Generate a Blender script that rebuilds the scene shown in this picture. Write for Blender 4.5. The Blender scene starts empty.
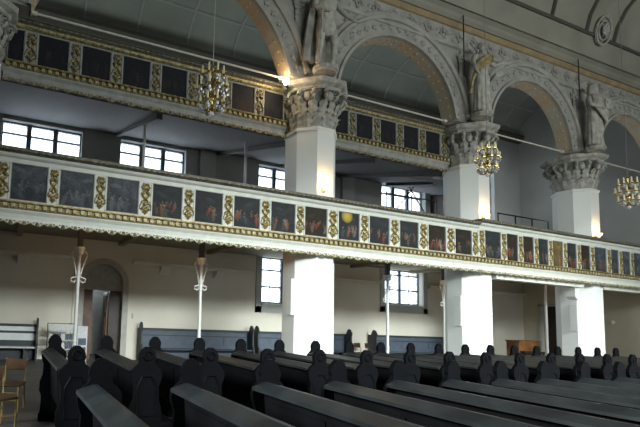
import bpy, math, random
from mathutils import Vector, Matrix
random.seed(7)
PI = math.pi
SC = bpy.context.scene
COL = SC.collection

# ---------------------------------------------------------------- camera
def setup_camera():
    W, H = 640., 427.
    f, yaw, pit, rol, cx, cy = 435.395, 0.342746, 0.0858868, 0.0436483, 159.292, 275.511
    fw = Vector((math.sin(yaw), math.cos(yaw), 0)); rt = Vector((math.cos(yaw), -math.sin(yaw), 0)); up = Vector((0, 0, 1))
    f2 = fw*math.cos(pit) + up*math.sin(pit); u2 = up*math.cos(pit) - fw*math.sin(pit)
    r3 = rt*math.cos(rol) + u2*math.sin(rol); u3 = u2*math.cos(rol) - rt*math.sin(rol)
    cd = bpy.data.cameras.new('camera'); co = bpy.data.objects.new('camera', cd); COL.objects.link(co)
    m = Matrix((r3, u3, -f2)).transposed().to_4x4(); m.translation = Vector((0, 0, 1.8))
    co.matrix_world = m
    cd.sensor_width = 36; cd.lens = f/W*36
    cd.shift_x = (W/2 - cx)/W; cd.shift_y = (cy - H/2)/W
    cd.clip_end = 300
    SC.camera = co
setup_camera()

# ---------------------------------------------------------------- world, lights, exposure
w = bpy.data.worlds.new('world'); SC.world = w; w.use_nodes = True
w.node_tree.nodes['Background'].inputs[0].default_value = (.86, .93, 1, 1)
w.node_tree.nodes['Background'].inputs[1].default_value = 5.0
SC.view_settings.view_transform = 'Standard'; SC.view_settings.look = 'None'
SC.view_settings.gamma = 1; SC.view_settings.exposure = 0.0

def area(name, loc, target, sx, sy, power, color, spread=180):
    ld = bpy.data.lights.new(name, 'AREA'); ld.shape = 'RECTANGLE'; ld.size = sx; ld.size_y = sy
    ld.energy = power; ld.color = color; ld.spread = math.radians(spread)
    lo = bpy.data.objects.new(name, ld); COL.objects.link(lo); lo.location = loc
    lo.rotation_euler = (Vector(target) - Vector(loc)).to_track_quat('-Z', 'Y').to_euler()
def point(name, loc, power, color, r=.05):
    ld = bpy.data.lights.new(name, 'POINT'); ld.energy = power; ld.color = color; ld.shadow_soft_size = r
    lo = bpy.data.objects.new(name, ld); COL.objects.link(lo); lo.location = loc
def spot(name, loc, target, power, color, ang, blend=.6, r=.1):
    ld = bpy.data.lights.new(name, 'SPOT'); ld.energy = power; ld.color = color; ld.spot_size = ang; ld.spot_blend = blend; ld.shadow_soft_size = r
    lo = bpy.data.objects.new(name, ld); COL.objects.link(lo); lo.location = loc
    lo.rotation_euler = (Vector(target) - Vector(loc)).to_track_quat('-Z', 'Y').to_euler()
# daylight from the windows of the opposite aisle and nave side
area('nave_window_light', (12.5, -8.0, 7.2), (12, 10, -1.6), 18, 2.0, 1400, (.93, 1, .96), 47)
area('high_window_light', (13, -8.0, 7.6), (13, 10, 6.5), 22, 3, 1500, (.93, 1, .97))
area('aisle_window_light', (18, -3.0, 3.2), (12, 12, 3.0), 6, 2.0, 260, (.95, 1, .97))
area('ledge_fill_light', (-8.2, 2.5, 5.0), (4, 3.5, .8), 5, 2, 420, (.92, 1, .97), 60)  # fill added from the unseen left end to brighten the pew ledges
# daylight coming in through the windows of the gallery side
area('gallery_window_light', (5, 15.7, 7.5), (5, 11, 5.4), 10, 1.0, 35, (.85, .93, 1))
area('vault_fill_light', (6, 14.6, 9.6), (6, 12.6, 14), 26, 1.6, 230, (.90, 1, .95))  # upward fill added to brighten the aisle vault
area('choir_window_light', (25.2, 13.2, 6.6), (22.5, 15.8, 8.5), 2.0, 3.0, 60, (.9, .96, 1))

# ---------------------------------------------------------------- materials
def mat(name, col, rough=.6, metal=0., var=.12, scale=6., bump=0., bscale=None, col2=None, spec=.5, ramp=(.35, .7)):
    m = bpy.data.materials.new(name); m.use_nodes = True
    nt = m.node_tree; b = nt.nodes['Principled BSDF']
    b.inputs['Roughness'].default_value = rough; b.inputs['Metallic'].default_value = metal
    b.inputs['Specular IOR Level'].default_value = spec
    tc = nt.nodes.new('ShaderNodeTexCoord'); nz = nt.nodes.new('ShaderNodeTexNoise')
    nz.inputs['Scale'].default_value = scale; nz.inputs['Detail'].default_value = 5
    nt.links.new(tc.outputs['Object'], nz.inputs['Vector'])
    cr = nt.nodes.new('ShaderNodeValToRGB')
    c2 = col2 or tuple(c*(1-var*2) for c in col)
    cr.color_ramp.elements[0].color = (*c2, 1); cr.color_ramp.elements[1].color = (*col, 1)
    cr.color_ramp.elements[0].position = ramp[0]; cr.color_ramp.elements[1].position = ramp[1]
    nt.links.new(nz.outputs['Fac'], cr.inputs['Fac']); nt.links.new(cr.outputs['Color'], b.inputs['Base Color'])
    if bump:
        n2 = nt.nodes.new('ShaderNodeTexNoise'); n2.inputs['Scale'].default_value = bscale or scale*5; n2.inputs['Detail'].default_value = 4
        nt.links.new(tc.outputs['Object'], n2.inputs['Vector'])
        bp = nt.nodes.new('ShaderNodeBump'); bp.inputs['Strength'].default_value = bump; bp.inputs['Distance'].default_value = .02
        nt.links.new(n2.outputs['Fac'], bp.inputs['Height']); nt.links.new(bp.outputs['Normal'], b.inputs['Normal'])
    return m
def emit(name, col, s):
    m = bpy.data.materials.new(name); m.use_nodes = True; b = m.node_tree.nodes['Principled BSDF']
    b.inputs['Base Color'].default_value = (*col, 1)
    b.inputs['Emission Color'].default_value = (*col, 1); b.inputs['Emission Strength'].default_value = s
    return m
M = dict(
 floor=mat('stone_floor', (.10, .095, .09), .55, var=.2, scale=2, bump=.1),
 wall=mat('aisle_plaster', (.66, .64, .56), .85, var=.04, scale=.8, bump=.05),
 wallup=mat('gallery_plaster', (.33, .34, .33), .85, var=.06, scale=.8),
 endwall=mat('end_plaster', (.42, .44, .43), .85, var=.06, scale=.7),
 endlow=mat('end_low_plaster', (.55, .53, .42), .85, var=.06, scale=.7),
 vault=mat('aisle_vault_plaster', (.26, .28, .255), .9, var=.1, scale=.6),
 navevault=mat('nave_vault_plaster', (.28, .27, .22), .9, var=.12, scale=.7),
 line=mat('dark_moulding', (.07, .068, .055), .8, var=.1),
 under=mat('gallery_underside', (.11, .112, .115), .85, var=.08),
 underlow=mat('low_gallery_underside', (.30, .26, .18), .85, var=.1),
 stone=mat('arcade_stone', (.37, .36, .33), .85, var=.14, scale=2.5, bump=.25, bscale=14),
 relief=mat('relief_stone', (.38, .37, .34), .85, var=.12, scale=7, bump=.2, bscale=25),
 soffit=mat('warm_lit_soffit', (.50, .36, .22), .85, var=.3, scale=1.4, col2=(.44, .42, .36), bump=.15, bscale=12),  # orange glow of the lamps on the arches put into the colour
 orange=mat('ochre_moulding', (.34, .25, .14), .8, var=.15, scale=3),
 shaft=mat('pillar_plaster', (.76, .79, .77), .7, var=.03, scale=1.2),
 capital=mat('capital_stone', (.46, .46, .42), .85, var=.25, scale=6, bump=.3, bscale=20),
 statue=mat('statue_stone', (.48, .47, .42), .85, var=.22, scale=6, bump=.2, bscale=25),
 ochre=mat('gilt_drapery', (.50, .38, .18), .6, var=.3, scale=9, metal=.2),
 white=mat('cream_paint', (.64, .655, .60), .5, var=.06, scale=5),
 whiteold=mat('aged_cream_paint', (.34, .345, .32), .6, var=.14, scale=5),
 gold=mat('gilding', (.46, .36, .13), .4, metal=.45, var=.3, scale=12, bump=.3),
 golddark=mat('dark_gilding', (.30, .235, .09), .45, metal=.4, var=.4, scale=10, bump=.3),
 goldgreen=mat('tarnished_gilding', (.42, .36, .17), .5, metal=.35, var=.4, scale=14, bump=.3),
 railm=mat('rail_moulding', (.16, .155, .13), .5, var=.3, scale=10),
 iron=mat('white_iron', (.68, .70, .70), .45, var=.05),
 black=mat('black_iron', (.02, .02, .022), .5, var=.2),
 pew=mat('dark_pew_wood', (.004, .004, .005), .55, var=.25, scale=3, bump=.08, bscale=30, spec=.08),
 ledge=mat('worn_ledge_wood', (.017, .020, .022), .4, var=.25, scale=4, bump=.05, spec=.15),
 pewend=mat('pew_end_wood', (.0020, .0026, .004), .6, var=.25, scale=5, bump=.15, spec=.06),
 bench=mat('blue_grey_paint', (.07, .095, .135), .6, var=.12, scale=3),
 benchdark=mat('dark_blue_paint', (.028, .036, .05), .55, var=.12, scale=3),
 benchlight=mat('pale_grey_paint', (.74, .78, .80), .6, var=.08, scale=3),
 doorwood=mat('reddish_door_wood', (.16, .055, .02), .5, var=.35, scale=4, bump=.1),
 darkwood=mat('dark_brown_wood', (.035, .018, .01), .5, var=.3, scale=4),
 organwood=mat('orange_brown_wood', (.33, .15, .045), .4, var=.35, scale=3, bump=.1),
 chairwood=mat('yellow_beech', (.45, .31, .11), .45, var=.2, scale=5),
 brown=mat('brown_leather', (.10, .05, .02), .5, var=.3, scale=4),
 frame=mat('window_frame_paint', (.10, .12, .15), .5, var=.1),
 sill=mat('window_sill_stone', (.42, .42, .40), .7, var=.1),
 speaker=mat('white_speaker', (.72, .74, .72), .5, var=.03),
 brass=mat('polished_brass', (.70, .52, .18), .25, metal=.85, var=.3, scale=14),
 candle=mat('ivory_candle', (.80, .72, .45), .5, var=.05),
 crystal=mat('pale_crystal', (.60, .62, .66), .1, var=.3, scale=20, spec=1.),
 cord=mat('grey_cord', (.20, .20, .18), .6, var=.1),
 goldpale=mat('pale_gilding', (.50, .43, .24), .5, metal=.2, var=.3, scale=14),
 rod=mat('painted_tie_rod', (.60, .58, .50), .5, var=.1),
 paper=mat('white_paper', (.62, .64, .68), .6, var=.1, scale=12),
 leaflet=mat('blue_leaflet', (.12, .16, .26), .6, var=.4, scale=18),
 slate=mat('grey_vestibule', (.34, .37, .36), .8, var=.1),
 shade=emit('glowing_sconce', (1, .62, .28), 10.),
 bulb=emit('glowing_bulb', (1, .82, .5), 60.),
)
g = bpy.data.materials.new('window_glass'); g.use_nodes = True
nt = g.node_tree; nt.nodes.clear(); o_ = nt.nodes.new('ShaderNodeOutputMaterial'); mx = nt.nodes.new('ShaderNodeMixShader')
tr = nt.nodes.new('ShaderNodeBsdfTransparent'); tl = nt.nodes.new('ShaderNodeBsdfTranslucent'); mx.inputs[0].default_value = .25
tr.inputs[0].default_value = (.93, .97, 1, 1)
nt.links.new(tr.outputs[0], mx.inputs[1]); nt.links.new(tl.outputs[0], mx.inputs[2]); nt.links.new(mx.outputs[0], o_.inputs[0])
M['glass'] = g
pm = bpy.data.materials.new('oil_painting'); pm.use_nodes = True
b = pm.node_tree.nodes['Principled BSDF']; a = pm.node_tree.nodes.new('ShaderNodeVertexColor'); a.layer_name = 'paint'
pm.node_tree.links.new(a.outputs['Color'], b.inputs['Base Color']); b.inputs['Roughness'].default_value = .6; b.inputs['Specular IOR Level'].default_value = .2
M['painting'] = pm

# ---------------------------------------------------------------- mesh builder
class MB:
    def __init__(s): s.v = []; s.f = []
    def add(s, vs, fs):
        n = len(s.v); s.v += [tuple(v) for v in vs]; s.f += [tuple(i+n for i in f) for f in fs]; return s
    def box(s, x0, x1, y0, y1, z0, z1):
        return s.add([(x0,y0,z0),(x1,y0,z0),(x1,y1,z0),(x0,y1,z0),(x0,y0,z1),(x1,y0,z1),(x1,y1,z1),(x0,y1,z1)],
                     [(3,2,1,0),(4,5,6,7),(0,1,5,4),(1,2,6,5),(2,3,7,6),(3,0,4,7)])
    def cbox(s, x0, x1, y0, y1, z0, z1, b=.01):          # box with bevelled edges (chamfer)
        vs = []; idx = {}
        for ix, X in enumerate((x0, x1)):
            for iy, Y in enumerate((y0, y1)):
                for iz, Z in enumerate((z0, z1)):
                    sx, sy, sz = (b, -b)[ix], (b, -b)[iy], (b, -b)[iz]
                    for k, q in enumerate(((X, Y+sy, Z+sz), (X+sx, Y, Z+sz), (X+sx, Y+sy, Z))):
                        idx[ix, iy, iz, k] = len(vs); vs.append(q)
        I = lambda *a: idx[a]
        fs = []
        for i in (0, 1):
            for k in range(3):
                c = []
                for a_, b_ in ((0,0),(1,0),(1,1),(0,1)):
                    t = [a_, b_]; t.insert(k, i); c.append(I(*t, k))
                fs.append(c)
        for a_ in (0, 1):
            for b_ in (0, 1):
                fs.append([I(a_,b_,0,0), I(a_,b_,1,0), I(a_,b_,1,1), I(a_,b_,0,1)])
                fs.append([I(a_,0,b_,0), I(a_,1,b_,0), I(a_,1,b_,2), I(a_,0,b_,2)])
                fs.append([I(0,a_,b_,1), I(1,a_,b_,1), I(1,a_,b_,2), I(0,a_,b_,2)])
        for a_ in (0, 1):
            for b_ in (0, 1):
                for c_ in (0, 1): fs.append([I(a_,b_,c_,0), I(a_,b_,c_,1), I(a_,b_,c_,2)])
        return s.add(vs, fs)
    def prism_xz(s, pts, y0, y1):                          # outline in x,z extruded along y
        n = len(pts)
        return s.add([(x, y0, z) for x, z in pts] + [(x, y1, z) for x, z in pts],
                     [tuple(range(n)), tuple(range(2*n-1, n-1, -1))] + [(i, i+n, (i+1) % n+n, (i+1) % n) for i in range(n)])
    def prism_yz(s, pts, x0, x1):                          # outline in y,z extruded along x
        n = len(pts)
        return s.add([(x0, y, z) for y, z in pts] + [(x1, y, z) for y, z in pts],
                     [tuple(range(n)), tuple(range(2*n-1, n-1, -1))] + [(i, i+n, (i+1) % n+n, (i+1) % n) for i in range(n)])
    def lathe(s, prof, c=(0, 0, 0), n=16, sx=1, sy=1, ph=0, fold=0, nf=7):
        vs = []; fs = []; m = len(prof)
        for r, z in prof:
            for i in range(n):
                a = 2*PI*i/n + ph; rr = r*(1 + fold*math.sin(a*nf + z*2))
                vs.append((c[0]+rr*sx*math.cos(a), c[1]+rr*sy*math.sin(a), c[2]+z))
        for j in range(m-1):
            for i in range(n):
                k = (i+1) % n; fs.append((j*n+i, j*n+k, (j+1)*n+k, (j+1)*n+i))
        fs.append(tuple(range(n-1, -1, -1))); fs.append(tuple((m-1)*n+i for i in range(n)))
        return s.add(vs, fs)
    def tube(s, pts, r, n=6, closed=False, r1=None):
        P = [Vector(p) for p in pts]; m = len(P); vs = []; fs = []
        for j in range(m):
            a = P[(j+1) % m] if (closed or j < m-1) else P[j]; b_ = P[j-1] if (closed or j > 0) else P[j]
            t = (a-b_).normalized(); u = t.cross(Vector((0, 0, 1)))
            if u.length < .1: u = t.cross(Vector((0, 1, 0)))
            u.normalize(); v = t.cross(u); rr = r if r1 is None else r + (r1-r)*j/(m-1)
            for i in range(n):
                q = P[j] + (u*math.cos(2*PI*i/n) + v*math.sin(2*PI*i/n))*rr; vs.append(tuple(q))
        for j in range(m if closed else m-1):
            for i in range(n):
                k = (i+1) % n; j2 = (j+1) % m; fs.append((j*n+i, j*n+k, j2*n+k, j2*n+i))
        if not closed: fs.append(tuple(range(n-1, -1, -1))); fs.append(tuple((m-1)*n+i for i in range(n)))
        return s.add(vs, fs)
    def blob(s, c, rx, ry, rz, n=8, m=5, T=None):
        vs = []; fs = []
        for j in range(1, m):
            t = PI*j/m
            for i in range(n):
                a = 2*PI*i/n; vs.append((rx*math.sin(t)*math.cos(a), ry*math.sin(t)*math.sin(a), rz*math.cos(t)))
        vs += [(0, 0, rz), (0, 0, -rz)]
        for j in range(m-2):
            for i in range(n):
                k = (i+1) % n; fs.append((j*n+i, (j+1)*n+i, (j+1)*n+k, j*n+k))
        T_, B_ = (m-1)*n, (m-1)*n+1
        for i in range(n):
            k = (i+1) % n; fs.append((T_, i, k)); fs.append((B_, (m-2)*n+k, (m-2)*n+i))
        if T: vs = [T @ Vector(v) for v in vs]
        return s.add([(v[0]+c[0], v[1]+c[1], v[2]+c[2]) for v in vs], fs)
    def leaf(s, base, out, up, L, W, curl=.35, n=5):       # acanthus leaf: grows along up, curls along out
        base, out, up = Vector(base), Vector(out).normalized(), Vector(up).normalized(); side = up.cross(out).normalized()
        vs = []; fs = []
        for j in range(n+1):
            t = j/n; h = L*(t if t < .8 else .8+.1*math.sin((t-.8)*5*PI)); o = L*curl*(t**2.2)
            wd = W*math.sin(PI*(.18+.75*t))*(1+.22*math.cos(j*PI))
            c = base + up*h + out*o
            th = .04*L+.02
            vs += [c - side*wd*.5, c + out*th, c + side*wd*.5, c - out*th*.6]
        for j in range(n):
            for i in range(4):
                k = (i+1) % 4; fs.append((j*4+i, j*4+k, (j+1)*4+k, (j+1)*4+i))
        fs += [(3, 2, 1, 0), (n*4, n*4+1, n*4+2, n*4+3)]
        return s.add(vs, fs)
    def tf(s, T):
        s.v = [tuple(T @ Vector(v)) for v in s.v]; return s
    def merge(s, o, T=None):
        return s.add([(T @ Vector(v)) for v in o.v] if T else o.v, o.f)
    def build(s, name, m, parent=None, smooth=False, loc=None):
        me = bpy.data.meshes.new(name); me.from_pydata(s.v, [], s.f); me.update()
        import bmesh
        bm = bmesh.new(); bm.from_mesh(me); bmesh.ops.recalc_face_normals(bm, faces=bm.faces[:]); bm.to_mesh(me); bm.free()
        if smooth: me.polygons.foreach_set('use_smooth', [True]*len(me.polygons))
        me.materials.append(M[m] if isinstance(m, str) else m)
        o = bpy.data.objects.new(name, me); COL.objects.link(o)
        if parent: o.parent = parent
        if loc: o.location = loc
        return o
def tag(o, label=None, cat=None, group=None, kind=None):
    if label: o['label'] = label
    if cat: o['category'] = cat
    if group: o['group'] = group
    if kind: o['kind'] = kind
    return o
def empty(name, loc=(0, 0, 0), rz=0):
    o = bpy.data.objects.new(name, None); COL.objects.link(o); o.location = loc; o.rotation_euler = (0, 0, rz); o.empty_display_size = .1
    return o
KIDS = {}
def copy_tree(o, parent=None):
    c = o.copy(); COL.objects.link(c); c.parent = parent
    for ch in [x for x in bpy.data.objects if x.parent == o]: copy_tree(ch, c)
    return c
def struct(o): o['kind'] = 'structure'; return o
ORD = ['first','second','third','fourth','fifth','sixth','seventh','eighth','ninth','tenth','eleventh','twelfth','thirteenth','fourteenth','fifteenth','sixteenth','seventeenth','eighteenth','nineteenth','twentieth','twenty-first','twenty-second']

# ---------------------------------------------------------------- layout numbers (metres)
WY = 16.0                     # aisle wall
PX = [-1.12, 8.25, 14.78, 20.88, 26.9]; PY = 10.33   # pillars
XE = 27.3                     # end wall
AY0, AY1 = 9.80, 10.18        # arcade wall
def wall_grid(holes, x0, x1, z0, z1, y0, y1):
    xs = sorted({x0, x1, *[h[0] for h in holes], *[h[1] for h in holes]}); zs = sorted({z0, z1, *[h[2] for h in holes], *[h[3] for h in holes]})
    mb = MB()
    for i in range(len(xs)-1):
        run = None
        for j in range(len(zs)-1):
            cx, cz = (xs[i]+xs[i+1])/2, (zs[j]+zs[j+1])/2
            hole = any(h[0] < cx < h[1] and h[2] < cz < h[3] for h in holes)
            if not hole:
                if run is None: run = zs[j]
            if (hole or j == len(zs)-2) and run is not None:
                mb.box(xs[i], xs[i+1], y0, y1, run, zs[j] if hole else zs[j+1]); run = None
    return mb
LOW = [(10.35, 12.75, 2.42, 4.42), (17.2, 19.7, 2.72, 4.42)]
UPP = [(-.45, 2.4, 6.2, 8.45), (3.9, 6.65, 6.2, 8.45), (10.1, 12.9, 6.2, 8.45), (17.05, 19.95, 6.2, 8.62), (23.9, 25.15, 5.6, 10.6)]
DOOR = (2.78, 4.26, 0, 3.55)

# ---------------------------------------------------------------- structure
struct(MB().box(-10, XE+.5, -12, 19, -.3, 0).build('floor', 'floor'))
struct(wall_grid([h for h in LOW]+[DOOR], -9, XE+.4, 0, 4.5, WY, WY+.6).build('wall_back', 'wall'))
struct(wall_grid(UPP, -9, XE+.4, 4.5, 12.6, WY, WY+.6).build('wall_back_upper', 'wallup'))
struct(MB().box(-9.5, -9, -12, 16.6, 0, 17.4).build('wall_left', 'wallup'))
struct(MB().box(-9.5, XE+.8, -12.4, -12, 0, 17.4).build('wall_front', 'wallup'))
e = MB().box(XE, XE+.5, 10.8, 14.35, 0, 4.5).box(XE, XE+.5, 15.15, 16.6, 0, 4.5).box(XE, XE+.5, 14.35, 15.15, 3.05, 4.5)
struct(e.build('wall_end', 'endlow'))
struct(MB().box(XE, XE+.5, 10.8, 16.6, 4.5, 15).build('wall_end_upper', 'endwall'))
struct(MB().box(XE+.6, XE+1.1, -12, 10.8, 0, 17.4).build('wall_end_nave', 'wallup'))
# small dark room behind the end door
struct(MB().box(XE+.5, XE+1.6, 14.2, 14.3, 0, 3.1).box(XE+.5, XE+1.6, 15.2, 15.3, 0, 3.1).box(XE+1.6, XE+1.7, 14.2, 15.3, 0, 3.1).box(XE+.5, XE+1.7, 14.2, 15.3, 3.1, 3.2).build('wall_store', 'darkwood'))
struct(MB().box(20.3, 20.42, 13.4, WY, 4.62, 8.4).build('wall_partition', 'darkwood'))
# pilaster strip on the gallery wall (between the windows)
for i, x in enumerate((7.6, 14.9, 21.4)):
    struct(MB().box(x-.35, x+.35, WY-.12, WY+.02, 4.4, 12.3).build('trim_%d' % (10+i), 'endwall'))
# cornice on the aisle wall under the gallery (with small corbels)
mb = MB(); pr = [(WY+.01, 3.6), (WY-.08, 3.6), (WY-.12, 3.68), (WY-.2, 3.72), (WY-.2, 3.78), (WY+.01, 3.78)]
for a_, b_ in ((-9, 2.45), (4.6, 9.9), (12.95, 16.85), (20.05, XE)): mb.prism_yz(pr, a_, b_)
for x in (-4.6, .6, 5.9, 8.3, 14.2, 21.5): mb.prism_yz([(WY, 3.3), (WY-.14, 3.42), (WY-.3, 3.6), (WY, 3.6)], x-.2, x+.2)
struct(mb.build('trim_1', 'wall'))

# door: arched surround, tympanum, leaves, vestibule
def arch_pts(cx, cz, r, a0, a1, n): return [(cx + r*math.cos(a0+(a1-a0)*i/n), cz + r*math.sin(a0+(a1-a0)*i/n)) for i in range(n+1)]
dcx = 3.52; dz = 2.8
def arch_band(cx, z0, zc, ri, ro, y0, y1, n=18):
    o = [(cx+ro, z0)] + arch_pts(cx, zc, ro, 0, PI, n) + [(cx-ro, z0)]
    i = [(cx+ri, z0)] + arch_pts(cx, zc, ri, 0, PI, n) + [(cx-ri, z0)]
    mb = MB(); k = len(o)
    vs = [(x, y, z) for y in (y0, y1) for l in (o, i) for x, z in l]; fs = []
    for j in range(k-1):
        fs += [(j, j+1, k+j+1, k+j), (2*k+j, 2*k+j+1, 3*k+j+1, 3*k+j), (j, j+1, 2*k+j+1, 2*k+j), (k+j, k+j+1, 3*k+j+1, 3*k+j)]
    fs += [(0, k, 3*k, 2*k), (k-1, 2*k-1, 4*k-1, 3*k-1)]
    return mb.add(vs, fs)
dr = empty('door_1', (0, 0, 0)); struct(dr)
arch_band(dcx, 0, dz, .73, .95, WY-.10, WY+.3).build('door_surround', 'sill', dr)
arch_band(dcx, 0, dz, .95, 1.12, WY-.05, WY+.1).build('door_moulding', 'wall', dr)
sp = MB()                                         # fills the square corners of the opening above the arch
for sgn in (-1, 1):
    pts = [(dcx+sgn*.74, 2.8), (dcx+sgn*.74, 3.56)] + [(dcx+sgn*.735*math.sin(t), dz+.735*math.cos(t)) for t in [k*PI/2/8 for k in range(9)]][:]
    pts = [(dcx+sgn*.75, 3.56), (dcx, 3.56)] + [(dcx+sgn*.735*math.sin(k*PI/16), dz+.735*math.cos(k*PI/16)) for k in range(9)] + [(dcx+sgn*.75, dz)]
    sp.prism_xz(pts, WY+.02, WY+.5)
sp.build('spandrel', 'wall', dr)
MB().prism_xz(arch_pts(dcx, dz, .735, 0, PI, 16)+[(dcx-.735, 2.56), (dcx+.735, 2.56)], WY+.12, WY+.2).build('tympanum', 'slate', dr)
l1 = MB().box(dcx-.73, dcx-.36, WY+.14, WY+.2, 0, 2.56)
for z in (.15, .95, 1.75): l1.box(dcx-.68, dcx-.42, WY+.115, WY+.14, z, z+.68)
l1.build('door_leaf', 'doorwood', dr)
l2 = MB().box(dcx+.2, dcx+.24, WY+.2, WY+.85, 0, 2.5)
for z in (.15, .95, 1.75): l2.box(dcx+.17, dcx+.2, WY+.3, WY+.75, z, z+.6)
l2.build('door_leaf', 'doorwood', dr)
MB().box(dcx+.3, dcx+.73, WY+.2, WY+.26, 0, 2.56).build('door_leaf', 'darkwood', dr)
struct(MB().box(2, 5, 18, 18.1, 0, 2.9).box(1.9, 2, 16.6, 18.1, 0, 2.9).box(5, 5.1, 16.6, 18.1, 0, 2.9).box(1.9, 5.1, 16.6, 18.1, 2.9, 3).build('wall_vestibule', 'slate'))
point('vestibule_lamp_light', (3.5, 17.3, 2.6), 9, (.9, .95, 1))
# end door
dr = empty('door_2'); struct(dr)
MB().box(XE-.06, XE+.02, 14.22, 14.35, 0, 3.15).box(XE-.06, XE+.02, 15.15, 15.28, 0, 3.15).box(XE-.06, XE+.02, 14.22, 15.28, 3.05, 3.18).build('door_frame', 'endwall', dr)
MB().box(XE+.1, XE+.16, 14.35, 14.9, 0, 3.05).build('door_leaf', 'darkwood', dr)

def window(n, x0, x1, z0, z1, nx, zt, deep=.28, surround=False):
    r = empty('window_%d' % n); struct(r)
    y = WY+deep; t = .05
    f = MB().box(x0, x0+t, y-.05, y+.05, z0, z1).box(x1-t, x1, y-.05, y+.05, z0, z1).box(x0, x1, y-.05, y+.05, z0, z0+t*1.4).box(x0, x1, y-.05, y+.05, z1-t, z1)
    for k in range(1, nx):
        x = x0+(x1-x0)*k/nx; f.box(x-(.055 if nx < 3 else .085), x+(.055 if nx < 3 else .085), y-.07, y+.06, z0, z1)
    for z in zt: f.box(x0, x1, y-.045, y+.045, z-.03, z+.03)
    f.build('window_frame', 'frame', r)
    m = MB()
    for k in range(nx):
        a_, b_ = x0+(x1-x0)*k/nx, x0+(x1-x0)*(k+1)/nx; xm = (a_+b_)/2; m.box(xm-.012, xm+.012, y-.02, y+.02, z0, z1)
    if nx < 3: m.build('glazing_bar', 'frame', r)
    MB().box(x0+.02, x1-.02, y-.006, y+.006, z0+.02, z1-.02).build('pane', 'glass', r)
    MB().prism_yz([(WY-.1, z0-.14), (WY-.1, z0-.04), (y-.05, z0+.02), (y-.05, z0-.14)], x0-.02, x1+.02).build('window_sill', 'sill', r)
    if surround:
        MB().box(x0-.28, x0, WY-.05, WY+.02, z0-.4, z1).box(x1, x1+.28, WY-.05, WY+.02, z0-.4, z1).box(x0-.28, x1+.28, WY-.05, WY+.02, z0-.4, z0-.14).build('window_surround', 'endwall', r)
for i, h in enumerate(LOW): window(1+i, *h, 2, [h[2]+.72, h[2]+1.45], surround=True)
for i, h in enumerate(UPP[:4]): window(3+i, *h, 3, [h[3]-.42])
window(7, *UPP[4], 1, [6.6, 7.6, 8.6, 9.6])

# vault over the aisle and galleries
def arc_profile(pts): return pts
vp = []
for k in range(13):
    t = PI*k/12; vp.append((13.3+2.7*math.cos(t), 12.75+1.7*math.sin(t)))
mb = MB(); n = len(vp)
mb.add([(x, y, z) for x in (-9, XE+.5) for y, z in vp], [(i, i+1, n+i+1, n+i) for i in range(n-1)])
mb.add([(x, y, z+.3) for x in (-9, XE+.5) for y, z in vp], [(i, i+1, n+i+1, n+i) for i in range(n-1)])
struct(mb.build('ceiling', 'vault', smooth=True))
mb = MB()
for x in [-8.5+2.14*i for i in range(17)]:
    mb.tube([(x, y, z-.01) for y, z in vp], .055, 5)
for k in (3, 6, 9): mb.tube([(-9, vp[k][0], vp[k][1]), (XE, vp[k][0], vp[k][1])], .05, 5)
struct(mb.build('trim_2', 'wallup'))
struct(MB().prism_yz([(WY+.01, 12.35), (WY-.1, 12.35), (WY-.16, 12.5), (WY-.3, 12.6), (WY-.3, 12.75), (WY+.01, 12.75)], -9, XE).build('trim_3', 'line'))
# aisle side of arcade wall above vault springing hidden

# nave vault (coffered barrel)
Yc = -1.15; NV = [(9.35, 12.1), (9.3, 12.45), (9.18, 12.85)]
for k in range(1, 25):
    t = PI*k/24
    if k <= 12: NV.append((Yc+10.3*math.cos(t*1.0)*.998, 12.9+3.9*math.sin(t)))
    else: NV.append((Yc+10.3*math.cos(t), 12.9+3.9*math.sin(t)))
NV = sorted(NV, key=lambda q: -q[0]); NV.append((-12.1, 12.0))
mb = MB(); n = len(NV)
mb.add([(x, y, z) for x in (-9, XE+.8) for y, z in NV], [(i, i+1, n+i+1, n+i) for i in range(n-1)])
mb.add([(x, y+(.3 if y > 9 else 0), z+.35) for x in (-9, XE+.8) for y, z in NV], [(i, i+1, n+i+1, n+i) for i in range(n-1)])
struct(mb.build('ceiling_nave', 'navevault', smooth=True))
mb = MB()
mb.tube([(-9, NV[2][0], NV[2][1]), (XE, NV[2][0], NV[2][1])], .07, 6)
ribs = [-7, -4.1, -1.1, 1.9, 5, 8.08, 11.3, 14.5, 17.6, 19.6, 21.3, 23.4, 26.3]
for x in ribs: mb.tube([(x, y, z) for y, z in NV[2:14]], .08, 6)
for k in (7, 11): mb.tube([(-9, NV[k][0], NV[k][1]), (XE, NV[k][0], NV[k][1])], .06, 6)
struct(mb.build('trim_4', 'line'))
mb = MB()
for x in (20.45, 11.3, 5.0):
    c = Vector((x, 9.04, 13.05)); d1 = Vector((1, 0, 0)); d2 = Vector((0, -.22, .97)).normalized(); nn = Vector((0, -.97, -.22)).normalized()
    for r_, t_ in ((.50, .045), (.34, .035)):
        mb.tube([tuple(c + d1*r_*.85*math.cos(a)+d2*r_*math.sin(a)) for a in [2*PI*i/20 for i in range(20)]], t_, 5, closed=True)
    for i in range(7):
        a = 2*PI*i/7; mb.leaf(tuple(c+nn*.04), tuple(nn), tuple(d1*math.cos(a)+d2*math.sin(a)), .26, .16, .2)
struct(mb.build('trim_5', 'relief'))

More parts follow.
